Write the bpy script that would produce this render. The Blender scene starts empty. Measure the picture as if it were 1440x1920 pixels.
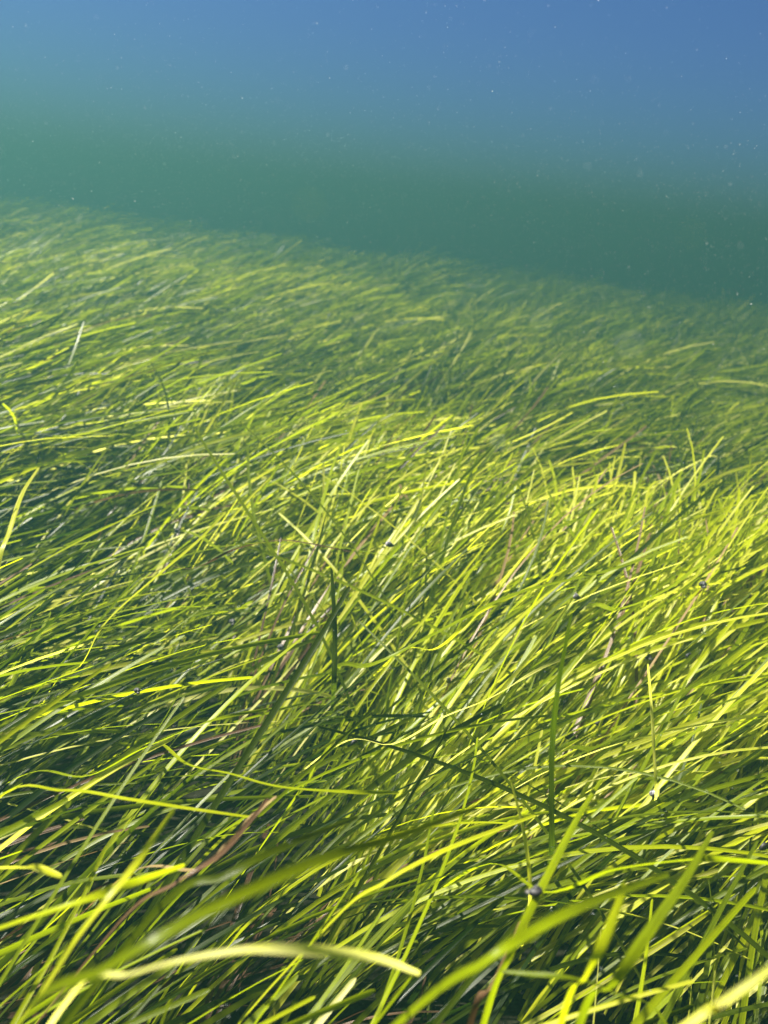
import bpy, math, random
import numpy as np
from mathutils import Vector, Matrix

R = math.radians
SC = bpy.context.scene
COL = SC.collection
rng = np.random.default_rng(11)
random.seed(5)

# ---------------------------------------------------------------- camera
F_PX, W_PX, H_PX = 1844.0, 1440.0, 1920.0          # focal length in photo pixels
CAM_Z, PITCH, ROLL = 0.80, 17.0, -6.0
FWD = Vector((0, math.cos(R(PITCH)), -math.sin(R(PITCH))))
RIGHT0 = Vector((1, 0, 0))
UP0 = RIGHT0.cross(FWD)
RIGHT = RIGHT0 * math.cos(R(ROLL)) - UP0 * math.sin(R(ROLL))
UP = RIGHT0 * math.sin(R(ROLL)) + UP0 * math.cos(R(ROLL))
EYE = Vector((0, 0, CAM_Z))
cd = bpy.data.cameras.new('camera')
cam = bpy.data.objects.new('camera', cd)
COL.objects.link(cam)
m = Matrix((RIGHT, UP, -FWD)).transposed().to_4x4()
m.translation = EYE
cam.matrix_world = m
cd.sensor_fit = 'VERTICAL'
cd.sensor_height = 36
cd.lens = 36 * F_PX / H_PX
cd.clip_start = 0.02
cd.clip_end = 500
cd.dof.use_dof = True
cd.dof.focus_distance = 1.0
cd.dof.aperture_fstop = 7.5
SC.camera = cam

# ---------------------------------------------------------------- light
SUN_AZ, SUN_EL = 160.0, 56.0      # azimuth counter-clockwise from +x (camera looks along +y)
SKY_STRENGTH, SUN_STRENGTH = 0.05, 5.0
w = bpy.data.worlds.new('World')
SC.world = w
w.use_nodes = True
nt = w.node_tree
bg = nt.nodes['Background']
sky = nt.nodes.new('ShaderNodeTexSky')
sky.sky_type = 'NISHITA'
sky.sun_disc = False
sky.sun_elevation = R(SUN_EL)
sky.sun_rotation = R(90 - SUN_AZ)
sky.ozone_density = 3.0
wt = nt.nodes.new('ShaderNodeVectorMath')       # daylight filtered by the sea: red is lost
wt.operation = 'MULTIPLY'
wt.inputs[1].default_value = (0.115, 0.18, 0.30)
tc_ = nt.nodes.new('ShaderNodeTexCoord')
sp_ = nt.nodes.new('ShaderNodeSeparateXYZ')
mr_ = nt.nodes.new('ShaderNodeMapRange')
mr_.interpolation_type = 'SMOOTHSTEP'
mr_.inputs[1].default_value, mr_.inputs[2].default_value = 0.0, 0.17
mc_ = nt.nodes.new('ShaderNodeMix')
mc_.data_type = 'RGBA'
mc_.inputs[6].default_value = (0.110, 0.190, 0.285, 1)     # long path through the sea: teal
mc_.inputs[7].default_value = (0.120, 0.175, 0.320, 1)     # shorter path: blue
nt.links.new(tc_.outputs['Generated'], sp_.inputs[0])
nt.links.new(sp_.outputs['Z'], mr_.inputs[0])
nt.links.new(mr_.outputs[0], mc_.inputs[0])
mh_ = nt.nodes.new('ShaderNodeMapRange')
mh_.inputs[1].default_value, mh_.inputs[2].default_value = 0.25, 0.6
nt.links.new(sp_.outputs['Z'], mh_.inputs[0])
mz_ = nt.nodes.new('ShaderNodeMix')
mz_.data_type = 'RGBA'
mz_.inputs[7].default_value = (0.100, 0.105, 0.055, 1)     # daylight coming down through the surface
nt.links.new(mh_.outputs[0], mz_.inputs[0])
nt.links.new(mc_.outputs[2], mz_.inputs[6])
nt.links.new(mz_.outputs[2], wt.inputs[1])
nt.links.new(sky.outputs[0], wt.inputs[0])
nt.links.new(wt.outputs[0], bg.inputs[0])
bg.inputs[1].default_value = SKY_STRENGTH
sl = bpy.data.lights.new('sun', 'SUN')
sl.energy = SUN_STRENGTH
sl.angle = R(2.0)
sl.color = (1.0, 0.95, 0.84)
sun = bpy.data.objects.new('sun', sl)
COL.objects.link(sun)
sd = Vector((math.cos(R(SUN_EL)) * math.cos(R(SUN_AZ)), math.cos(R(SUN_EL)) * math.sin(R(SUN_AZ)), math.sin(R(SUN_EL))))
sun.rotation_euler = sd.to_track_quat('Z', 'Y').to_euler()
SC.view_settings.view_transform = 'Standard'
SC.view_settings.look = 'None'
SC.view_settings.gamma = 1
SC.view_settings.exposure = 2.66
cy = SC.cycles
cy.max_bounces = 5
cy.diffuse_bounces = 2
cy.glossy_bounces = 2
cy.transmission_bounces = 4
cy.volume_bounces = 1
cy.transparent_max_bounces = 6
cy.caustics_reflective = False
cy.caustics_refractive = False
cy.sample_clamp_indirect = 4


# ---------------------------------------------------------------- helpers
def tag(o, label=None, cat=None, group=None, kind=None):
    for k, v in (('label', label), ('category', cat), ('group', group), ('kind', kind)):
        if v:
            o[k] = v
    return o


def link_mesh(name, me, mat=None, parent=None):
    if mat:
        me.materials.append(mat)
    o = bpy.data.objects.new(name, me)
    COL.objects.link(o)
    if parent:
        o.parent = parent
    return o


def np_mesh(name, verts, quads, strap=None, smooth=True):
    me = bpy.data.meshes.new(name)
    nv, nf, k = len(verts), len(quads), quads.shape[1]
    me.vertices.add(nv)
    me.vertices.foreach_set('co', np.ascontiguousarray(verts, dtype=np.float32).ravel())
    me.loops.add(nf * k)
    me.loops.foreach_set('vertex_index', np.ascontiguousarray(quads, dtype=np.int32).ravel())
    me.polygons.add(nf)
    me.polygons.foreach_set('loop_start', np.arange(0, nf * k, k, dtype=np.int32))
    me.polygons.foreach_set('use_smooth', np.full(nf, smooth))
    me.update(calc_edges=True)
    if strap is not None:
        a = me.attributes.new('strap', 'FLOAT_VECTOR', 'POINT')
        a.data.foreach_set('vector', np.ascontiguousarray(strap, dtype=np.float32).ravel())
    return me


def unproject(px, py, dist):
    d = FWD + RIGHT * ((px - W_PX / 2) / F_PX) + UP * ((H_PX / 2 - py) / F_PX)
    return EYE + d.normalized() * dist


def wob(x, y, s, seed):
    """Smooth field made of a few sines, about -1..1."""
    r = np.random.default_rng(seed)
    out = 0
    for k in range(5):
        a = r.uniform(0, 2 * np.pi)
        f = r.uniform(0.6, 1.7) / s * 2 * np.pi
        out = out + np.sin((x * np.cos(a) + y * np.sin(a)) * f + r.uniform(0, 6.28))
    return out / 3.2


def ground_z(x, y):
    return -0.035 * np.clip(x, -6, 6) + 0.030 * wob(x, y, 3.2, 3) / (1 + 0.02 * y * y) + 0.015 * wob(x, y, 1.1, 4)


# ---------------------------------------------------------------- materials
def new_mat(name):
    mt = bpy.data.materials.new(name)
    mt.use_nodes = True
    t = mt.node_tree
    t.nodes.clear()
    return mt, t


def N(t, kind, **kw):
    n = t.nodes.new(kind)
    for k, v in kw.items():
        if k.startswith('i_'):
            key = k[2:]
            n.inputs[int(key) if key.isdigit() else key.replace('_', ' ')].default_value = v
        else:
            setattr(n, k, v)
    return n


def ramp(t, stops):
    n = t.nodes.new('ShaderNodeValToRGB')
    e = n.color_ramp.elements
    e[0].position, e[0].color = stops[0][0], (*stops[0][1], 1)
    e[1].position, e[1].color = stops[-1][0], (*stops[-1][1], 1)
    for p, c in stops[1:-1]:
        x = e.new(p)
        x.color = (*c, 1)
    return n


def blade_material(name, stops, trans_mix=0.6, trans_gain=(1.5, 1.5, 1.1), rough=0.28, crust=0.25):
    mt, t = new_mat(name)
    L = t.links.new
    at = N(t, 'ShaderNodeAttribute', attribute_name='strap')
    sep = N(t, 'ShaderNodeSeparateXYZ')
    L(at.outputs['Vector'], sep.inputs[0])
    rp = ramp(t, stops)
    # small drift of hue along each blade
    no = N(t, 'ShaderNodeTexNoise', i_Scale=1.0, i_Detail=3.0)
    mp = N(t, 'ShaderNodeVectorMath', operation='MULTIPLY')
    mp.inputs[1].default_value = (2.2, 14.0, 60.0)
    L(at.outputs['Vector'], mp.inputs[0])
    L(mp.outputs[0], no.inputs['Vector'])
    ad = N(t, 'ShaderNodeMath', operation='MULTIPLY_ADD')
    L(no.outputs['Fac'], ad.inputs[0])
    ad.inputs[1].default_value = 0.30
    L(sep.outputs['Z'], ad.inputs[2])
    sb = N(t, 'ShaderNodeMath', operation='SUBTRACT')
    L(ad.outputs[0], sb.inputs[0])
    sb.inputs[1].default_value = 0.15
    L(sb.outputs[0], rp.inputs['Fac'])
    # fine veins running lengthwise
    vn = N(t, 'ShaderNodeTexNoise', i_Scale=1.0, i_Detail=2.0)
    vm = N(t, 'ShaderNodeVectorMath', operation='MULTIPLY')
    vm.inputs[1].default_value = (7.0, 6.0, 90.0)
    L(at.outputs['Vector'], vm.inputs[0])
    L(vm.outputs[0], vn.inputs['Vector'])
    vr = N(t, 'ShaderNodeMapRange', i_1=0.3, i_2=0.7, i_3=0.72, i_4=1.2)
    L(vn.outputs['Fac'], vr.inputs[0])
    vmul = N(t, 'ShaderNodeVectorMath', operation='SCALE')
    L(rp.outputs[0], vmul.inputs[0])
    L(vr.outputs[0], vmul.inputs['Scale'])
    # pale crust of algae in specks
    cn = N(t, 'ShaderNodeTexNoise', i_Scale=1.0, i_Detail=5.0, i_Roughness=0.7)
    cm = N(t, 'ShaderNodeVectorMath', operation='MULTIPLY')
    cm.inputs[1].default_value = (2.5, 240.0, 120.0)
    L(at.outputs['Vector'], cm.inputs[0])
    L(cm.outputs[0], cn.inputs['Vector'])
    cr = N(t, 'ShaderNodeMapRange', i_1=0.60, i_2=0.74, i_3=0.0, i_4=crust)
    L(cn.outputs['Fac'], cr.inputs[0])
    mx = N(t, 'ShaderNodeMix', data_type='RGBA')
    L(cr.outputs[0], mx.inputs[0])
    L(vmul.outputs[0], mx.inputs[6])
    mx.inputs[7].default_value = (0.30, 0.30, 0.16, 1)
    pb = N(t, 'ShaderNodeBsdfPrincipled')
    L(mx.outputs[2], pb.inputs['Base Color'])
    rr = N(t, 'ShaderNodeMapRange', i_1=0.3, i_2=0.7, i_3=rough - 0.08, i_4=rough + 0.14)
    L(no.outputs['Fac'], rr.inputs[0])
    L(rr.outputs[0], pb.inputs['Roughness'])
    pb.inputs['Specular IOR Level'].default_value = 0.20
    bp = N(t, 'ShaderNodeBump', i_Strength=0.35, i_Distance=0.0006)
    L(vn.outputs['Fac'], bp.inputs['Height'])
    L(bp.outputs[0], pb.inputs['Normal'])
    tm = N(t, 'ShaderNodeVectorMath', operation='MULTIPLY')
    tm.inputs[1].default_value = trans_gain
    L(mx.outputs[2], tm.inputs[0])
    tb = N(t, 'ShaderNodeBsdfTranslucent')
    L(tm.outputs[0], tb.inputs['Color'])
    ms = N(t, 'ShaderNodeMixShader')
    ms.inputs[0].default_value = trans_mix
    L(pb.outputs[0], ms.inputs[1])
    L(tb.outputs[0], ms.inputs[2])
    out = N(t, 'ShaderNodeOutputMaterial')
    L(ms.outputs[0], out.inputs['Surface'])
    return mt


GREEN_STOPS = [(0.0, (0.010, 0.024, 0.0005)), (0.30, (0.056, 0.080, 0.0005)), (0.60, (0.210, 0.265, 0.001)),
               (0.80, (0.37, 0.41, 0.003)), (0.90, (0.45, 0.46, 0.03)), (1.0, (0.60, 0.58, 0.22))]  # palest stops carry the white glints as blade colour
M_BLADE = blade_material('seagrass', GREEN_STOPS)
M_DEAD = blade_material('withered_seagrass', [(0, (0.035, 0.018, 0.012)), (0.5, (0.10, 0.055, 0.028)), (1, (0.24, 0.17, 0.08))],
                        trans_mix=0.3, trans_gain=(1.2, 1.0, 0.8), crust=0.8)


def seabed_material():
    mt, t = new_mat('silty_seabed')
    L = t.links.new
    tc = N(t, 'ShaderNodeTexCoord')
    n1 = N(t, 'ShaderNodeTexNoise', i_Scale=5.0, i_Detail=8.0, i_Roughness=0.65)
    L(tc.outputs['Object'], n1.inputs['Vector'])
    rp = ramp(t, [(0.3, (0.006, 0.007, 0.004)), (0.55, (0.014, 0.014, 0.008)), (0.75, (0.03, 0.028, 0.016))])
    L(n1.outputs['Fac'], rp.inputs['Fac'])
    n2 = N(t, 'ShaderNodeTexNoise', i_Scale=60.0, i_Detail=6.0)
    L(tc.outputs['Object'], n2.inputs['Vector'])
    bp = N(t, 'ShaderNodeBump', i_Strength=0.7, i_Distance=0.01)
    L(n2.outputs['Fac'], bp.inputs['Height'])
    pb = N(t, 'ShaderNodeBsdfPrincipled', i_Roughness=0.95)
    pb.inputs['Specular IOR Level'].default_value = 0.05
    L(rp.outputs[0], pb.inputs['Base Color'])
    L(bp.outputs[0], pb.inputs['Normal'])
    out = N(t, 'ShaderNodeOutputMaterial')
    L(pb.outputs[0], out.inputs['Surface'])
    return mt


# ---------------------------------------------------------------- seabed
EXT = 34.0
g = np.concatenate([np.linspace(-EXT, -6, 15)[:-1], np.linspace(-6, 10, 81), np.linspace(10, EXT, 13)[1:]])
gx, gy = np.meshgrid(g, g, indexing='ij')
gv = np.stack([gx, gy, ground_z(gx, gy)], -1).reshape(-1, 3)
n = len(g)
ii, jj = np.meshgrid(np.arange(n - 1), np.arange(n - 1), indexing='ij')
b = (ii * n + jj).ravel()
seabed = link_mesh('seabed', np_mesh('seabed', gv, np.stack([b, b + n, b + n + 1, b + 1], -1)), seabed_material())
tag(seabed, 'dark silty seabed under the seagrass', 'seabed', kind='structure')


# ---------------------------------------------------------------- straps (blades) from centre lines
def straps(P, width, twist, rnd, fold=0.12, tip=0.12, side0=None, lengths=None):
    """P (n,k,3) centre lines; width (n,), twist (n,k) radians about the line; returns verts, quads, strap."""
    end = P[:, -1] - P[:, -2]
    end = end / (np.linalg.norm(end, axis=1, keepdims=True) + 1e-9)
    P = np.concatenate([P, (P[:, -1] + end * width[:, None] * 0.45)[:, None], (P[:, -1] + end * width[:, None] * 0.7)[:, None]], 1)
    twist = np.concatenate([np.broadcast_to(twist, (P.shape[0], P.shape[1] - 2)), np.repeat(twist[:, -1:], 2, 1)], 1)
    n, k, _ = P.shape
    T = np.gradient(P, axis=1)
    T /= np.linalg.norm(T, axis=2, keepdims=True) + 1e-9
    # the width lies across the bending plane
    if side0 is None:
        chord = P[:, -1] - P[:, 0]
        h = np.stack([-chord[:, 1], chord[:, 0], np.zeros(n)], -1)
        side0 = h / (np.linalg.norm(h, axis=1, keepdims=True) + 1e-9)
    S = side0[:, None, :] - T * (T * side0[:, None, :]).sum(-1, keepdims=True)
    S /= np.linalg.norm(S, axis=2, keepdims=True) + 1e-9
    B = np.cross(T, S)
    c, s = np.cos(twist)[..., None], np.sin(twist)[..., None]
    S2 = S * c + B * s
    B2 = B * c - S * s
    v = np.linspace(0, 1, k)
    prof = np.minimum(1, 0.48 + 1.8 * (1 - v)) * (0.72 + 0.28 * np.minimum(1, v / 0.25))
    prof[-1] = 0.2
    prof[-2] *= 0.72
    hw = (width[:, None] * 0.5 * prof[None])[..., None]
    if fold > 0:
        A, M_, C = P - S2 * hw, P - B2 * hw * fold * 2, P + S2 * hw
        V = np.stack([A, M_, C], 2)
        u = np.array([-1, 0, 1.0])
    else:
        V = np.stack([P - S2 * hw, P + S2 * hw], 2)
        u = np.array([-1, 1.0])
    q = V.shape[2]
    if lengths is None:
        lengths = np.linalg.norm(np.diff(P, axis=1), axis=2).sum(1)
    st = np.empty(V.shape)
    st[..., 0] = u[None, None, :]
    st[..., 1] = (v[None, :, None] * lengths[:, None, None]) + rnd[:, None, None] * 7
    st[..., 2] = rnd[:, None, None]
    base = (np.arange(n) * k * q)[:, None, None] + (np.arange(k - 1) * q)[None, :, None] + np.arange(q - 1)[None, None, :]
    quads = np.stack([base, base + 1, base + q + 1, base + q], -1).reshape(-1, 4)
    return V.reshape(-1, 3), quads, st.reshape(-1, 3)


def grow(x, y, k, L, th0, th1, az, azd, kink):
    """Centre lines of blades rooted at x,y that bend over with the current."""
    n = len(x)
    s = (np.arange(k) + 0.5) / k
    P = np.zeros((n, k + 1, 3))
    P[:, 0] = np.stack([x, y, ground_z(x, y) - 0.01], -1)
    th = th0[:, None] + (th1 - th0)[:, None] * s[None] ** 0.6 + kink[:, None] * np.sin(s[None] * 7 + kink[:, None] * 40)
    a = az[:, None] + azd[:, None] * s[None] ** 1.5
    d = np.stack([np.sin(th) * np.cos(a), np.sin(th) * np.sin(a), np.cos(th)], -1) * (L / k)[:, None, None]
    P[:, 1:] = P[:, :1] + np.cumsum(d, 1)
    return P


LIGHT_BUMPS = []      # (x, y, radius, amount): tall ridges painted sunlit > 0, thin hollows painted shaded < 0
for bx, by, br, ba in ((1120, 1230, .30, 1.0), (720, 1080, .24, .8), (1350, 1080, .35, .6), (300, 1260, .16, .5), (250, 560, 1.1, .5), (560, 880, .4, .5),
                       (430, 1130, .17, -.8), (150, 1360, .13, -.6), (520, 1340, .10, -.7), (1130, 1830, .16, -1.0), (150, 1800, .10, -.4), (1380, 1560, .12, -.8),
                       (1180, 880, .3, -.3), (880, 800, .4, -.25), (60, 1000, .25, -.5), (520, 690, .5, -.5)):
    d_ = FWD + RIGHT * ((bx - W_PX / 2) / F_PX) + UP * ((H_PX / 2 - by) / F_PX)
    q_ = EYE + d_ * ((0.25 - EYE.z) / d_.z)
    LIGHT_BUMPS.append((q_.x - 0.16, q_.y - 0.10, br, ba))


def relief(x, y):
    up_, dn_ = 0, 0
    for bx, by, br, ba in LIGHT_BUMPS:
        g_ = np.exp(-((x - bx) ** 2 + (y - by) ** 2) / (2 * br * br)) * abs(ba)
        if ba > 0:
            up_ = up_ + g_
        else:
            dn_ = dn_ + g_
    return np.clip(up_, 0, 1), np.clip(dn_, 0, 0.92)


def field(n_per_m2, y0, y1, k, fold, wscale=1.0, lscale=1.0, sparse=0.06, off=1.2):
    half0, half1 = 0.42 * max(y0, 0) + off, 0.42 * y1 + off
    area = (half0 + half1) * (y1 - y0)
    per = 4                                                  # leaves to a shoot
    ns = int(area * n_per_m2 / per)
    y = rng.uniform(y0, y1, ns * 2)
    x = rng.uniform(-half1 - 0.3, half1, ns * 2)
    keep = np.abs(x) < 0.42 * np.maximum(y, 0) + off + 0.3 * (x < 0)
    # tufts and thinner lanes
    bump, gap = relief(x, y)
    dens = (0.72 + 0.45 * wob(x, y, 0.7, 21)) * (1 - gap)
    keep &= rng.uniform(0, 1, len(x)) < np.clip(dens, 0.12, 1) * (sparse + (1 - sparse) * np.clip((y - 0.55) / 0.5, 0, 1))
    x, y = x[keep][:ns], y[keep][:ns]
    ns = len(x)
    s_az, s_th, s_len, s_rnd = rng.normal(0, R(14), ns), rng.normal(0, R(9), ns), rng.normal(1, 0.13, ns), rng.normal(0, 0.10, ns)
    rp = lambda q: np.repeat(q, per)
    n = ns * per
    x, y = rp(x) + rng.normal(0, 0.006, n), rp(y) + rng.normal(0, 0.006, n)
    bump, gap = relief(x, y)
    vig = (1 + 0.20 * wob(x, y, 1.5, 22) + 0.14 * wob(x, y, 0.55, 26)) * (1 + 0.12 * bump) * (1 - 0.35 * gap)
    L = np.clip(rng.normal(0.58, 0.09, n) * rp(s_len), 0.2, 0.78) * vig * lscale
    gust = wob(x, y, 1.3, 23)
    th0 = R(28) + rng.normal(0, R(9), n) + R(8) * gust
    th1 = R(82) + R(13) * gust + rng.normal(0, R(13), n) + rp(s_th)
    up = rng.uniform(0, 1, n) < 0.025                         # a few stand nearly upright
    L[up] *= 0.68
    th1[up] = R(25) + rng.uniform(0, R(30), up.sum())
    az = R(45) + R(11) * wob(x, y, 1.8, 24) + rng.normal(0, R(8), n) + rp(s_az)
    stray = rng.uniform(0, 1, n) < 0.022
    az[stray] = rng.uniform(-R(60), R(170), stray.sum())
    azd = rng.normal(0, R(20), n)
    kink = rng.normal(0, R(3), n)
    P = grow(x, y, k, L, th0, th1, az, azd, kink)
    top = P[..., 2].max(1) - P[:, 0, 2]                      # the current keeps the canopy low
    cap = rng.normal(0.325, 0.042, n) * vig ** 0.8
    f = np.minimum(1, cap / top)[:, None]
    P[..., 2] = P[:, :1, 2] + (P[..., 2] - P[:, :1, 2]) * f
    v = np.linspace(0, 1, k + 1)
    twist = rng.normal(0, R(26), n)[:, None] + rng.normal(0, R(48), n)[:, None] * v[None]
    width = rng.uniform(0.0032, 0.0069, n) * wscale
    rnd = np.clip(rng.beta(1.7, 1.9, n) * 0.85 + 0.02 + rp(s_rnd) + 0.09 * wob(x, y, 0.9, 25) + 0.32 * bump - 0.30 * gap, 0.0, 0.90)  # ridge and hollow terms paint sun patches and shade into blade colour
    pale_glint = rng.uniform(0, 1, n) < 0.06
    rnd[pale_glint] = rng.uniform(0.9, 1.0, pale_glint.sum())  # palest tone stands in for white sun glints on these blades
    # leave clear water round the camera
    rel = P - np.array(EYE)[None, None]
    Dp = np.linalg.norm(rel, axis=2)
    ok = (Dp.min(1) > 0.42) & ~((Dp < 0.85) & (rel[..., 2] > -0.42 * Dp) & (rel[..., 1] > 0)).any(1)
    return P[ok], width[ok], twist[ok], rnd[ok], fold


def merge(parts, name, mat):
    Vs, Qs, Ss, o = [], [], [], 0
    for P, wd, tw, rn, fold in parts:
        V, Q, S = straps(P, wd, tw, rn, fold)
        Vs.append(V); Qs.append(Q + o); Ss.append(S)
        o += len(V)
    return link_mesh(name, np_mesh(name, np.concatenate(Vs), np.concatenate(Qs), np.concatenate(Ss)), mat)


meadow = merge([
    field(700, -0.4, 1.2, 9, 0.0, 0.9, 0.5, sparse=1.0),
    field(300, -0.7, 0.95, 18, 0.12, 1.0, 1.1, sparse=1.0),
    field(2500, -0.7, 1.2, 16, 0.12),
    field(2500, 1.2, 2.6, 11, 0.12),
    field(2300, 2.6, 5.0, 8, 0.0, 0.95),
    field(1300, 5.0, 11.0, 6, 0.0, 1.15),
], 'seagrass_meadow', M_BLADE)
tag(meadow, 'dense meadow of yellow green seagrass bent over by the current', 'seagrass', kind='stuff')
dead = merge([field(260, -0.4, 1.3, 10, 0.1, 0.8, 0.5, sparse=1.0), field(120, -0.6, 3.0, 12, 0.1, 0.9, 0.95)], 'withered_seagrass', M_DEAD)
tag(dead, 'brown withered seagrass blades lying among the green ones', 'seagrass', kind='stuff')

# ---------------------------------------------------------------- single blades that stand out of the meadow
def at_height(px, py, h):
    """The point h metres up on the line of sight through a photo pixel."""
    h = h - 0.06 * min(1, max(0, (0.53 - h) / 0.08))
    d = (FWD + RIGHT * ((px - W_PX / 2) / F_PX) + UP * ((H_PX / 2 - py) / F_PX)).normalized()
    return EYE + d * ((h - EYE.z) / d.z)


def spline(pts, k):
    p = np.array([pts[0] * 2 - pts[1]] + list(pts) + [pts[-1] * 2 - pts[-2]], dtype=float)
    seg = len(p) - 3
    out = []
    for u in np.linspace(0, seg - 1e-6, k):
        i = int(u)
        t = u - i
        a, b_, c, d = p[i:i + 4]
        out.append(0.5 * (2 * b_ + (c - a) * t + (2 * a - 5 * b_ + 4 * c - d) * t * t + (3 * b_ - a - 3 * c + d) * t ** 3))
    return np.array(out)


def single_blade(pts, mm, shade, label, roll=0.0, turn=0.0, mat=None, name='seagrass_blade', steep=False):  # high shade values also paint white highlights into green blades
    """pts: (px, py, height) along the visible blade, root end first."""
    P = [at_height(*q) for q in pts]
    d0 = (P[0] - P[1])
    flat = Vector((d0.x, d0.y, 0))
    flat = flat.normalized() if flat.length > 1e-4 else Vector((-1, 0, 0))
    px0, py0, h0 = pts[0]
    if py0 > 1690 or px0 < 10:                       # rooted outside the picture
        base = P[0] + flat * (0.03 if steep else 0.45 * P[0].z)
        mid = P[0].lerp(base, 0.6)
        mid.z = P[0].z * 0.5
    else:                                            # rooted down among the others
        dr = (P[0] - EYE).normalized()
        base = P[0] + dr * ((0.0 - P[0].z) / dr.z) * 0.8 + flat * (0.0 if steep else 0.16)
        mid = P[0].lerp(base, 0.35)
    base.z = ground_z(base.x, base.y) - 0.01
    C = spline([np.array(base), np.array(mid)] + [np.array(q) for q in P], 40)
    C = C - np.array(base)
    v = np.linspace(0, 1, 40)
    tw = (roll + turn * v)[None]
    V, Q, S = straps(C[None], np.array([mm * 0.84 / 1000.0]), tw, np.array([shade]), 0.13, 0.06,
                     side0=np.array([[0.95, 0.3, 0.0]]) if steep else None)
    o = link_mesh(name, np_mesh(name, V, Q, S), mat or M_BLADE)
    o.location = base
    tag(o, label, 'seagrass blade', 'single seagrass blades standing out of the meadow')
    return o


B = single_blade
B([(30, 1925, .50), (200, 1815, .56), (400, 1702, .575), (600, 1612, .57), (740, 1570, .555), (890, 1515, .53)], 5.2, .42,
  'broad olive green blade sweeping from the bottom left corner to the middle', .25)
B([(265, 1740, .48), (425, 1640, .50), (550, 1580, .50), (668, 1533, .48)], 4.8, .32,
  'dark green blade just above the broad olive one', .5)
B([(115, 1890, .50), (250, 1825, .535), (425, 1785, .55), (550, 1780, .545), (700, 1795, .52), (785, 1825, .49)], 5.0, .97,
  'pale cream blade arching across the bottom left', -.5, .6)
B([(-60, 1775, .46), (0, 1740, .48), (150, 1690, .49), (250, 1655, .485), (342, 1624, .47)], 6.0, .72,
  'bright yellow blade with a white lower edge at the left border', -.2, .3)
B([(60, 1885, .46), (150, 1750, .49), (250, 1625, .50), (325, 1520, .49)], 4.6, .86,
  'thin pale straight blade slanting steeply across the bottom left', .2)
B([(-80, 1640, .46), (-20, 1628, .47), (60, 1626, .475), (112, 1642, .46)], 7.0, .90,
  'white shining blade tip at the left border above the bright yellow blade', -.6)
B([(-20, 1512, .42), (120, 1482, .44), (240, 1498, .445), (350, 1515, .44), (470, 1532, .43)], 5.5, .80,
  'nearly level pale blade with a glossy white end in the left lower part', -.4, .4)
B([(350, 1432, .40), (430, 1450, .415), (520, 1474, .42), (640, 1484, .42), (742, 1486, .41)], 5.5, .70,
  'level yellow green blade with a blunt end in the centre below the dark hollow', -.2)
B([(745, 1920, .50), (905, 1805, .53), (1000, 1745, .535), (1100, 1695, .53), (1250, 1640, .51)], 5.6, .55,
  'long yellow blade rising from the bottom edge right of the middle', .1)
B([(1020, 1672, .44), (1145, 1632, .465), (1270, 1613, .475), (1350, 1611, .475), (1480, 1622, .46)], 5.8, .62,
  'yellow green blade arching level to the right border', -.3, .2)
B([(1270, 1935, .53), (1330, 1895, .55), (1390, 1855, .56), (1470, 1795, .57)], 7.0, .97,
  'blurred pale blade closest to the lens in the bottom right corner', -.3)
B([(905, 1925, .44), (960, 1782, .47), (1002, 1690, .475), (1042, 1612, .47), (1085, 1530, .46), (1128, 1462, .44)], 5.6, .62,
  'steep yellow blade carrying a black snail right of the bottom middle', .2, .1, steep=True)
B([(880, 1925, .42), (925, 1850, .43), (955, 1785, .43), (975, 1730, .42)], 5.0, .50,
  'brown ragged blade lying against the steep yellow blade', .1, 0, M_DEAD, 'withered_blade', True)
B([(1050, 1925, .48), (1100, 1828, .505), (1138, 1750, .51), (1172, 1662, .50)], 6.5, .78,
  'short steep blade with a white glint near the bottom edge', .2, .5, steep=True)
B([(1085, 1925, .47), (1150, 1845, .50), (1222, 1738, .505), (1290, 1640, .49), (1335, 1560, .46)], 6.8, .45,
  'olive blade slanting up to the right beside the white glinting one', .1, steep=True)
B([(1250, 1925, .42), (1160, 1865, .46), (1080, 1835, .475), (950, 1822, .47)], 5.5, .40,
  'green blade crossing leftward along the bottom right', .2)
B([(1035, 1590, .36), (1034, 1480, .42), (1036, 1390, .46), (1046, 1290, .50), (1070, 1158, .545)], 7.0, .10,
  'upright dark green blade with a blunt top standing right of the middle', 0.1, .3, steep=True)
B([(626, 1290, .34), (628, 1200, .38), (626, 1140, .41), (622, 1072, .44)], 7.5, .18,
  'upright dark blade with a blunt top in the centre', 0.2, steep=True)
B([(995, 1680, .37), (991, 1620, .395), (980, 1550, .42), (960, 1472, .445)], 4.5, .90,
  'thin beige upright blade leaning left in the lower right part', .2, .2, steep=True)
B([(1231, 1490, .38), (1226, 1400, .42), (1221, 1320, .45), (1215, 1248, .475)], 4.2, .93,
  'thin beige upright blade with a snail at its foot on the right', .2, steep=True)
B([(150, 1248, .38), (200, 1165, .41), (300, 1075, .43), (370, 1015, .43), (422, 962, .42)], 6.0, .86,
  'pale blade curving up from the left to a pointed tip', -.5, .5)
B([(-5, 1075, .37), (18, 995, .41), (42, 925, .43), (72, 878, .435)], 8.0, .90,
  'white glinting curved blade at the left border halfway up', -.6, .5, steep=True)
B([(385, 664, .38), (430, 650, .39), (480, 637, .395), (538, 627, .395)], 11.0, .95,
  'glossy white level blade far back on the left', -.4)
B([(608, 640, .37), (622, 628, .39), (640, 613, .40)], 9.0, .93,
  'small white glinting blade tip right of the glossy level one', -.4)
B([(-60, 850, .39), (0, 836, .40), (90, 822, .41), (210, 817, .405)], 7.0, .88,
  'long white level blade at the left border above the curved one', -.4)
B([(365, 1065, .37), (440, 1030, .395), (520, 1013, .40), (580, 1019, .395), (655, 1034, .38)], 4.0, .45,
  'thin brown blade arching over the centre left', -.2, .2, M_DEAD, 'withered_blade')
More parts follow.
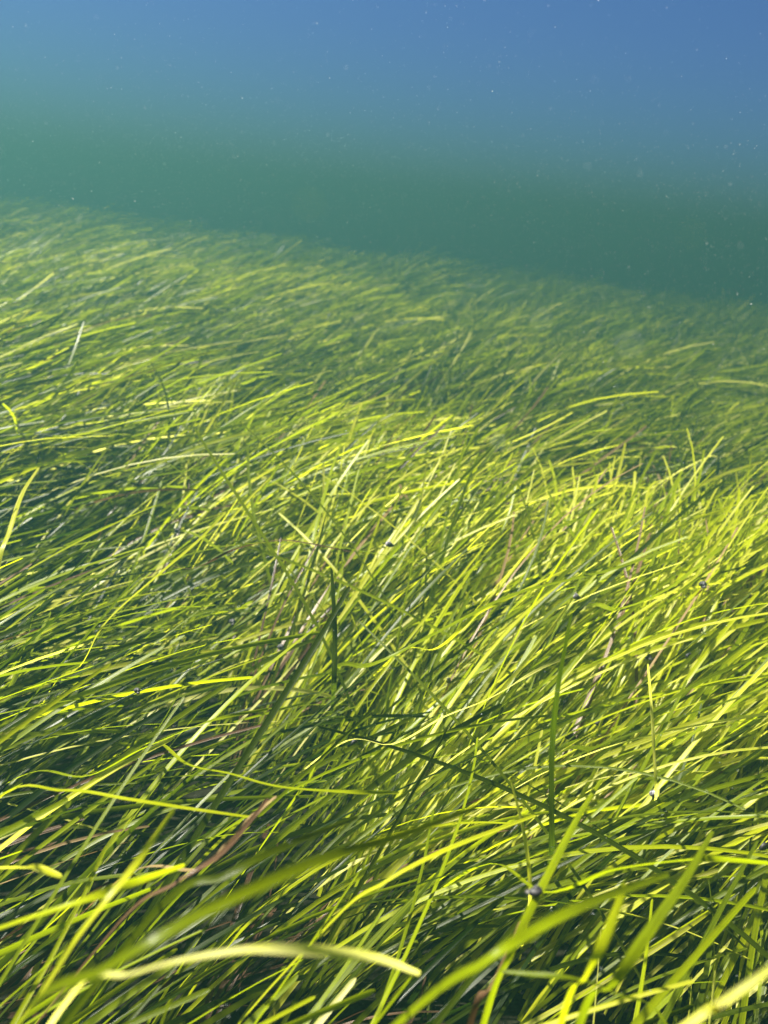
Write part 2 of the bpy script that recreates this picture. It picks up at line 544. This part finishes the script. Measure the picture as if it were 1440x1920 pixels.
B([(700, 1245, .38), (845, 1172, .42), (970, 1112, .435), (1145, 1068, .44), (1250, 1030, .435), (1368, 984, .42)], 6.5, .55,
  'very long green blade running level through the bright right half', .1)
B([(820, 1215, .38), (895, 1150, .42), (970, 1113, .43), (1060, 1068, .43)], 6.5, .84,
  'pale bright blade above the very long green one', -.4, .4)
B([(1160, 1142, .40), (1250, 1105, .43), (1322, 1050, .44), (1380, 1003, .44), (1450, 948, .43)], 8.5, .62,
  'broad yellow green blade rising to the right border', .1)
B([(735, 1395, .38), (830, 1345, .41), (920, 1308, .42), (1010, 1255, .42), (1080, 1225, .41)], 4.2, .95,
  'thin white streaked blade slanting over the right half centre', -.5)
B([(775, 905, .36), (850, 902, .39), (920, 892, .40), (970, 882, .40)], 7.5, .85,
  'pale blade with a rounded tip behind the centre', -.3)
B([(210, 1745, .44), (330, 1655, .47), (420, 1595, .475), (500, 1500, .47)], 4.2, .35,
  'purple brown withered blade crossing the pale ones at the lower left', -.2, .3, M_DEAD, 'withered_blade')
B([(370, 1630, .44), (430, 1580, .455), (475, 1530, .46), (515, 1495, .455)], 5.0, .95,
  'light tan withered blade beside the purple brown one', .0, .2, M_DEAD, 'withered_blade')
B([(620, 1730, .40), (720, 1655, .44), (800, 1610, .45), (880, 1575, .45), (1000, 1530, .43)], 6.5, .84,
  'glossy pale blade below the tip of the broad olive one', -.5, .4)
B([(1120, 1400, .38), (1230, 1330, .41), (1330, 1270, .42), (1460, 1215, .41)], 6.5, .40,
  'olive blade slanting to the right border at mid height', .2)
B([(160, 1455, .38), (270, 1402, .41), (400, 1350, .42), (500, 1330, .41)], 5.0, .60,
  'yellow blade arching over the dark hollow on the left', -.1)
B([(1180, 1000, .37), (1206, 960, .40), (1228, 905, .42), (1310, 893, .41)], 6.0, .88,
  'pale kinked blade bent to the right on the upper right', -.2, .2)

# ---------------------------------------------------------------- sea snails on the blades
def snail_shell(size):
    """A small coiled shell: a tube whose radius shrinks along a rising spiral."""
    turns, k, q = 2.6, 40, 12
    V, F = [], []
    for i in range(k):
        t = i / (k - 1)
        a = t * turns * 2 * math.pi
        sc = math.exp(-1.9 * t)
        Rr, rr = 0.50 * sc, 0.52 * sc
        cz = 0.5 + 0.85 * (1 - sc)
        for j in range(q):
            b_ = j / q * 2 * math.pi
            rad = Rr + rr * math.cos(b_)
            V.append((rad * math.cos(a) * size, rad * math.sin(a) * size, (cz + rr * math.sin(b_) - 0.45) * size))
    for i in range(k - 1):
        for j in range(q):
            F.append((i * q + j, (i + 1) * q + j, (i + 1) * q + (j + 1) % q, i * q + (j + 1) % q))
    F.append(tuple(range(q)))
    F.append(tuple((k - 1) * q + j for j in range(q))[::-1])
    me = bpy.data.meshes.new('shell')
    me.from_pydata(V, [], F)
    me.polygons.foreach_set('use_smooth', [True] * len(F))
    return me


def snail_foot(size):
    V, F = [(0, 0, 0.30 * size)], []
    for ring, (rx, rz) in enumerate(((0.45, 0.22), (0.75, 0.08), (0.72, -0.06))):
        for j in range(12):
            a = j / 12 * 2 * math.pi
            V.append((rx * 1.35 * math.cos(a) * size + 0.35 * size, rx * 0.7 * math.sin(a) * size, rz * size))
    for j in range(12):
        F.append((0, 1 + j, 1 + (j + 1) % 12))
        for q in (0, 12):
            F.append((1 + q + j, 13 + q + j, 13 + q + (j + 1) % 12, 1 + q + (j + 1) % 12))
    F.append(tuple(25 + j for j in range(12)))
    me = bpy.data.meshes.new('foot')
    me.from_pydata(V, [], F)
    me.polygons.foreach_set('use_smooth', [True] * len(F))
    return me


def plain(name, c, rough=0.5, c2=None):
    mt, t = new_mat(name)
    pb = N(t, 'ShaderNodeBsdfPrincipled', i_Roughness=rough)
    tc = N(t, 'ShaderNodeTexCoord')
    no = N(t, 'ShaderNodeTexNoise', i_Scale=500.0, i_Detail=3.0)
    t.links.new(tc.outputs['Object'], no.inputs['Vector'])
    rp = ramp(t, [(0.4, c), (0.62, c2 or tuple(min(1, v * 2) for v in c))])
    t.links.new(no.outputs['Fac'], rp.inputs['Fac'])
    t.links.new(rp.outputs[0], pb.inputs['Base Color'])
    out = N(t, 'ShaderNodeOutputMaterial')
    t.links.new(pb.outputs[0], out.inputs['Surface'])
    return mt


M_SHELL = plain('dark_shell', (0.006, 0.005, 0.008), 0.6, (0.020, 0.017, 0.020))
M_SHELL2 = plain('grey_shell', (0.05, 0.045, 0.06), 0.35, (0.20, 0.18, 0.20))
M_FOOT = plain('snail_foot', (0.02, 0.018, 0.015), 0.5)
shell_me = {'dark': snail_shell(0.0040), 'grey': snail_shell(0.0040)}
shell_me['dark'].materials.append(M_SHELL)
shell_me['grey'].materials.append(M_SHELL2)
foot_me = snail_foot(0.0040)
foot_me.materials.append(M_FOOT)
bpy.context.view_layer.update()
DG = bpy.context.evaluated_depsgraph_get()
SNAILS = [
    (1005, 1676, 'dark', 1.0, 'black sea snail on the steep yellow blade near the bottom'),
    (1071, 1574, 'dark', 1.0, 'black sea snail higher up beside the same steep yellow blade'),
    (1068, 1383, 'dark', 1.25, 'largest black sea snail right next to the upright dark blade'),
    (1120, 1357, 'dark', .9, 'dark sea snail just right of the largest black one'),
    (1212, 1233, 'dark', 1.1, 'black oval sea snail on the bright leaves of the right half'),
    (1290, 1231, 'dark', .9, 'small dark sea snail right of the black oval one'),
    (1427, 1586, 'dark', 1.1, 'black sea snail on the glossy blade at the right border'),
    (1318, 1098, 'dark', 1.0, 'black sea snail on the broad yellow green blade at upper right'),
    (1240, 1061, 'grey', .9, 'pale grey sea snail on the upper right leaves'),
    (1078, 1120, 'grey', .9, 'pale grey sea snail right above the upright dark blade'),
    (838, 1275, 'grey', .8, 'bluish grey sea snail right of the centre'),
    (728, 1022, 'grey', .9, 'grey sea snail on the bright leaves behind the centre'),
    (326, 1357, 'dark', 1.3, 'black sea snail in the dark hollow low on the left'),
    (600, 1385, 'dark', .9, 'dark sea snail in the centre below the upright dark blade'),
    (661, 1392, 'dark', .9, 'brownish sea snail just right of the one below the centre'),
    (526, 1215, 'dark', .9, 'dark sea snail left of the upright dark blade in the centre'),
    (257, 1297, 'dark', .7, 'tiny black sea snail on the left leaves'),
    (103, 1287, 'dark', 1.1, 'dark sea snail near the left border in the shaded leaves'),
    (333, 996, 'dark', 1.0, 'dark sea snail on the blades of the upper left'),
    (436, 1168, 'dark', 1.0, 'dark sea snail among shaded leaves left of the centre'),
    (1226, 1491, 'grey', 1.0, 'bluish sea snail at the foot of the thin beige blade'),
    (1416, 1478, 'dark', 1.2, 'black sea snail in the shade at the right border'),
    (532, 1725, 'dark', .8, 'small black sea snail on an olive blade at the bottom left'),
]
for px, py, kind, sc, label in SNAILS:
    d = (FWD + RIGHT * ((px - W_PX / 2) / F_PX) + UP * ((H_PX / 2 - py) / F_PX)).normalized()
    hit, loc, nor, idx, ob, mx_ = SC.ray_cast(DG, EYE, d)
    if not hit:
        continue
    if nor.dot(d) > 0:
        nor = -nor
    dist = (loc - EYE).length
    root = bpy.data.objects.new('sea_snail', None)
    root.empty_display_size = 0.005
    COL.objects.link(root)
    root.location = loc + nor * 0.0008 - d * 0.0036
    q = nor.to_track_quat('Z', 'Y').to_euler()
    root.rotation_euler = q
    s_ = sc * (0.85 + 0.65 * min(dist, 1.6))
    root.scale = (s_, s_, s_)
    tag(root, label, 'sea snail', 'sea snails clinging to the seagrass')
    for nm, me in (('shell', shell_me[kind]), ('foot', foot_me)):
        c = bpy.data.objects.new(nm, me)
        COL.objects.link(c)
        c.parent = root

# ---------------------------------------------------------------- specks drifting in the water
M_SPECK = plain('silt_flake', (0.32, 0.36, 0.36), 0.8, (0.50, 0.52, 0.52))
M_FLAKE = plain('drifting_flake', (0.40, 0.45, 0.42), 0.8, (0.65, 0.70, 0.66))
M_FLAKE2 = plain('drifting_leaf_scrap', (0.16, 0.22, 0.01), 0.7, (0.25, 0.30, 0.02))
OCT = np.array([(1, 0, 0), (-1, 0, 0), (0, 1, 0), (0, -1, 0), (0, 0, 1), (0, 0, -1)], float)
OF = np.array([(0, 2, 4), (2, 1, 4), (1, 3, 4), (3, 0, 4), (2, 0, 5), (1, 2, 5), (3, 1, 5), (0, 3, 5)])
npt = 90000
dd = 0.35 + 3.6 * rng.uniform(0, 1, npt) ** 0.8
aa = rng.uniform(-0.62, 0.62, npt)
px_, py_ = dd * np.sin(aa), dd * np.cos(aa)
pz_ = rng.uniform(0.30, CAM_Z + 0.19, npt)
size = np.exp(rng.normal(math.log(0.00014), 0.5, npt)) * (0.5 + 0.35 * dd)
stretch = np.stack([rng.uniform(.5, 1.6, npt) for _ in range(3)], -1)
PV = (OCT[None] * stretch[:, None]) * size[:, None, None] + np.stack([px_, py_, pz_], -1)[:, None]
PF = OF[None] + (np.arange(npt) * 6)[:, None, None]
specks = link_mesh('suspended_silt', np_mesh('suspended_silt', PV.reshape(-1, 3), PF.reshape(-1, 3)), M_SPECK)
tag(specks, 'fine pale silt specks drifting all through the water', 'silt', kind='stuff')


def flake(px, py, dist, r, mat, label):
    V, F = [], []
    nu, nv_ = 12, 8
    rr = np.random.default_rng(int(px))
    ax = rr.uniform(.7, 1.3, 3)
    for i in range(nv_ + 1):
        for j in range(nu):
            th, ph = math.pi * i / nv_, 2 * math.pi * j / nu
            k = r * (1 + 0.16 * math.sin(3 * ph + px) * math.sin(2 * th))
            V.append((k * ax[0] * math.sin(th) * math.cos(ph), k * ax[1] * math.sin(th) * math.sin(ph), k * ax[2] * math.cos(th)))
    for i in range(nv_):
        for j in range(nu):
            F.append((i * nu + j, (i + 1) * nu + j, (i + 1) * nu + (j + 1) % nu, i * nu + (j + 1) % nu))
    me = bpy.data.meshes.new('drifting_flake')
    me.from_pydata(V, [], F)
    me.polygons.foreach_set('use_smooth', [True] * len(F))
    o = link_mesh('drifting_flake', me, mat)
    o.location = unproject(px, py, dist)
    tag(o, label, 'drifting flake', 'blurred flakes drifting close to the lens')


flake(497, 586, .19, .00030, M_FLAKE, 'blurred pale flake drifting over the left far meadow')
flake(1016, 600, .17, .00030, M_FLAKE, 'blurred pale flake drifting right of the middle over the far meadow')
flake(1181, 646, .14, .00030, M_FLAKE, 'largest blurred pale flake drifting on the upper right')
flake(934, 829, .22, .00035, M_FLAKE, 'small blurred bluish flake drifting above the centre right')
flake(581, 384, .12, .0003, M_FLAKE2, 'faint yellow green flake drifting in open water above the meadow edge')
flake(1296, 440, .13, .0002, M_FLAKE2, 'faint yellow green flake drifting in open water at the upper right')

# ---------------------------------------------------------------- water haze
mt, t = new_mat('water_haze')
vol = N(t, 'ShaderNodeVolumePrincipled')
vol.inputs['Color'].default_value = (0.039, 0.114, 0.112, 1)
vol.inputs['Density'].default_value = 0.245
vol.inputs['Anisotropy'].default_value = 0.5
vol.inputs['Absorption Color'].default_value = (0.0, 0.0, 0.0, 1)
out = N(t, 'ShaderNodeOutputMaterial')
t.links.new(vol.outputs[0], out.inputs['Volume'])
E2, ZB, ZT = EXT + 2, -1.2, CAM_Z + 0.32
hv = np.array([(x, y, z) for x in (-E2, E2) for y in (-E2, E2) for z in (ZB, ZT)])
hq = np.array([(0, 1, 3, 2), (4, 6, 7, 5), (0, 4, 5, 1), (2, 3, 7, 6), (0, 2, 6, 4), (1, 5, 7, 3)])
haze = link_mesh('haze', np_mesh('haze', hv, hq, smooth=False), mt)
tag(haze, 'blue green water haze that swallows the far meadow', 'haze', kind='stuff')
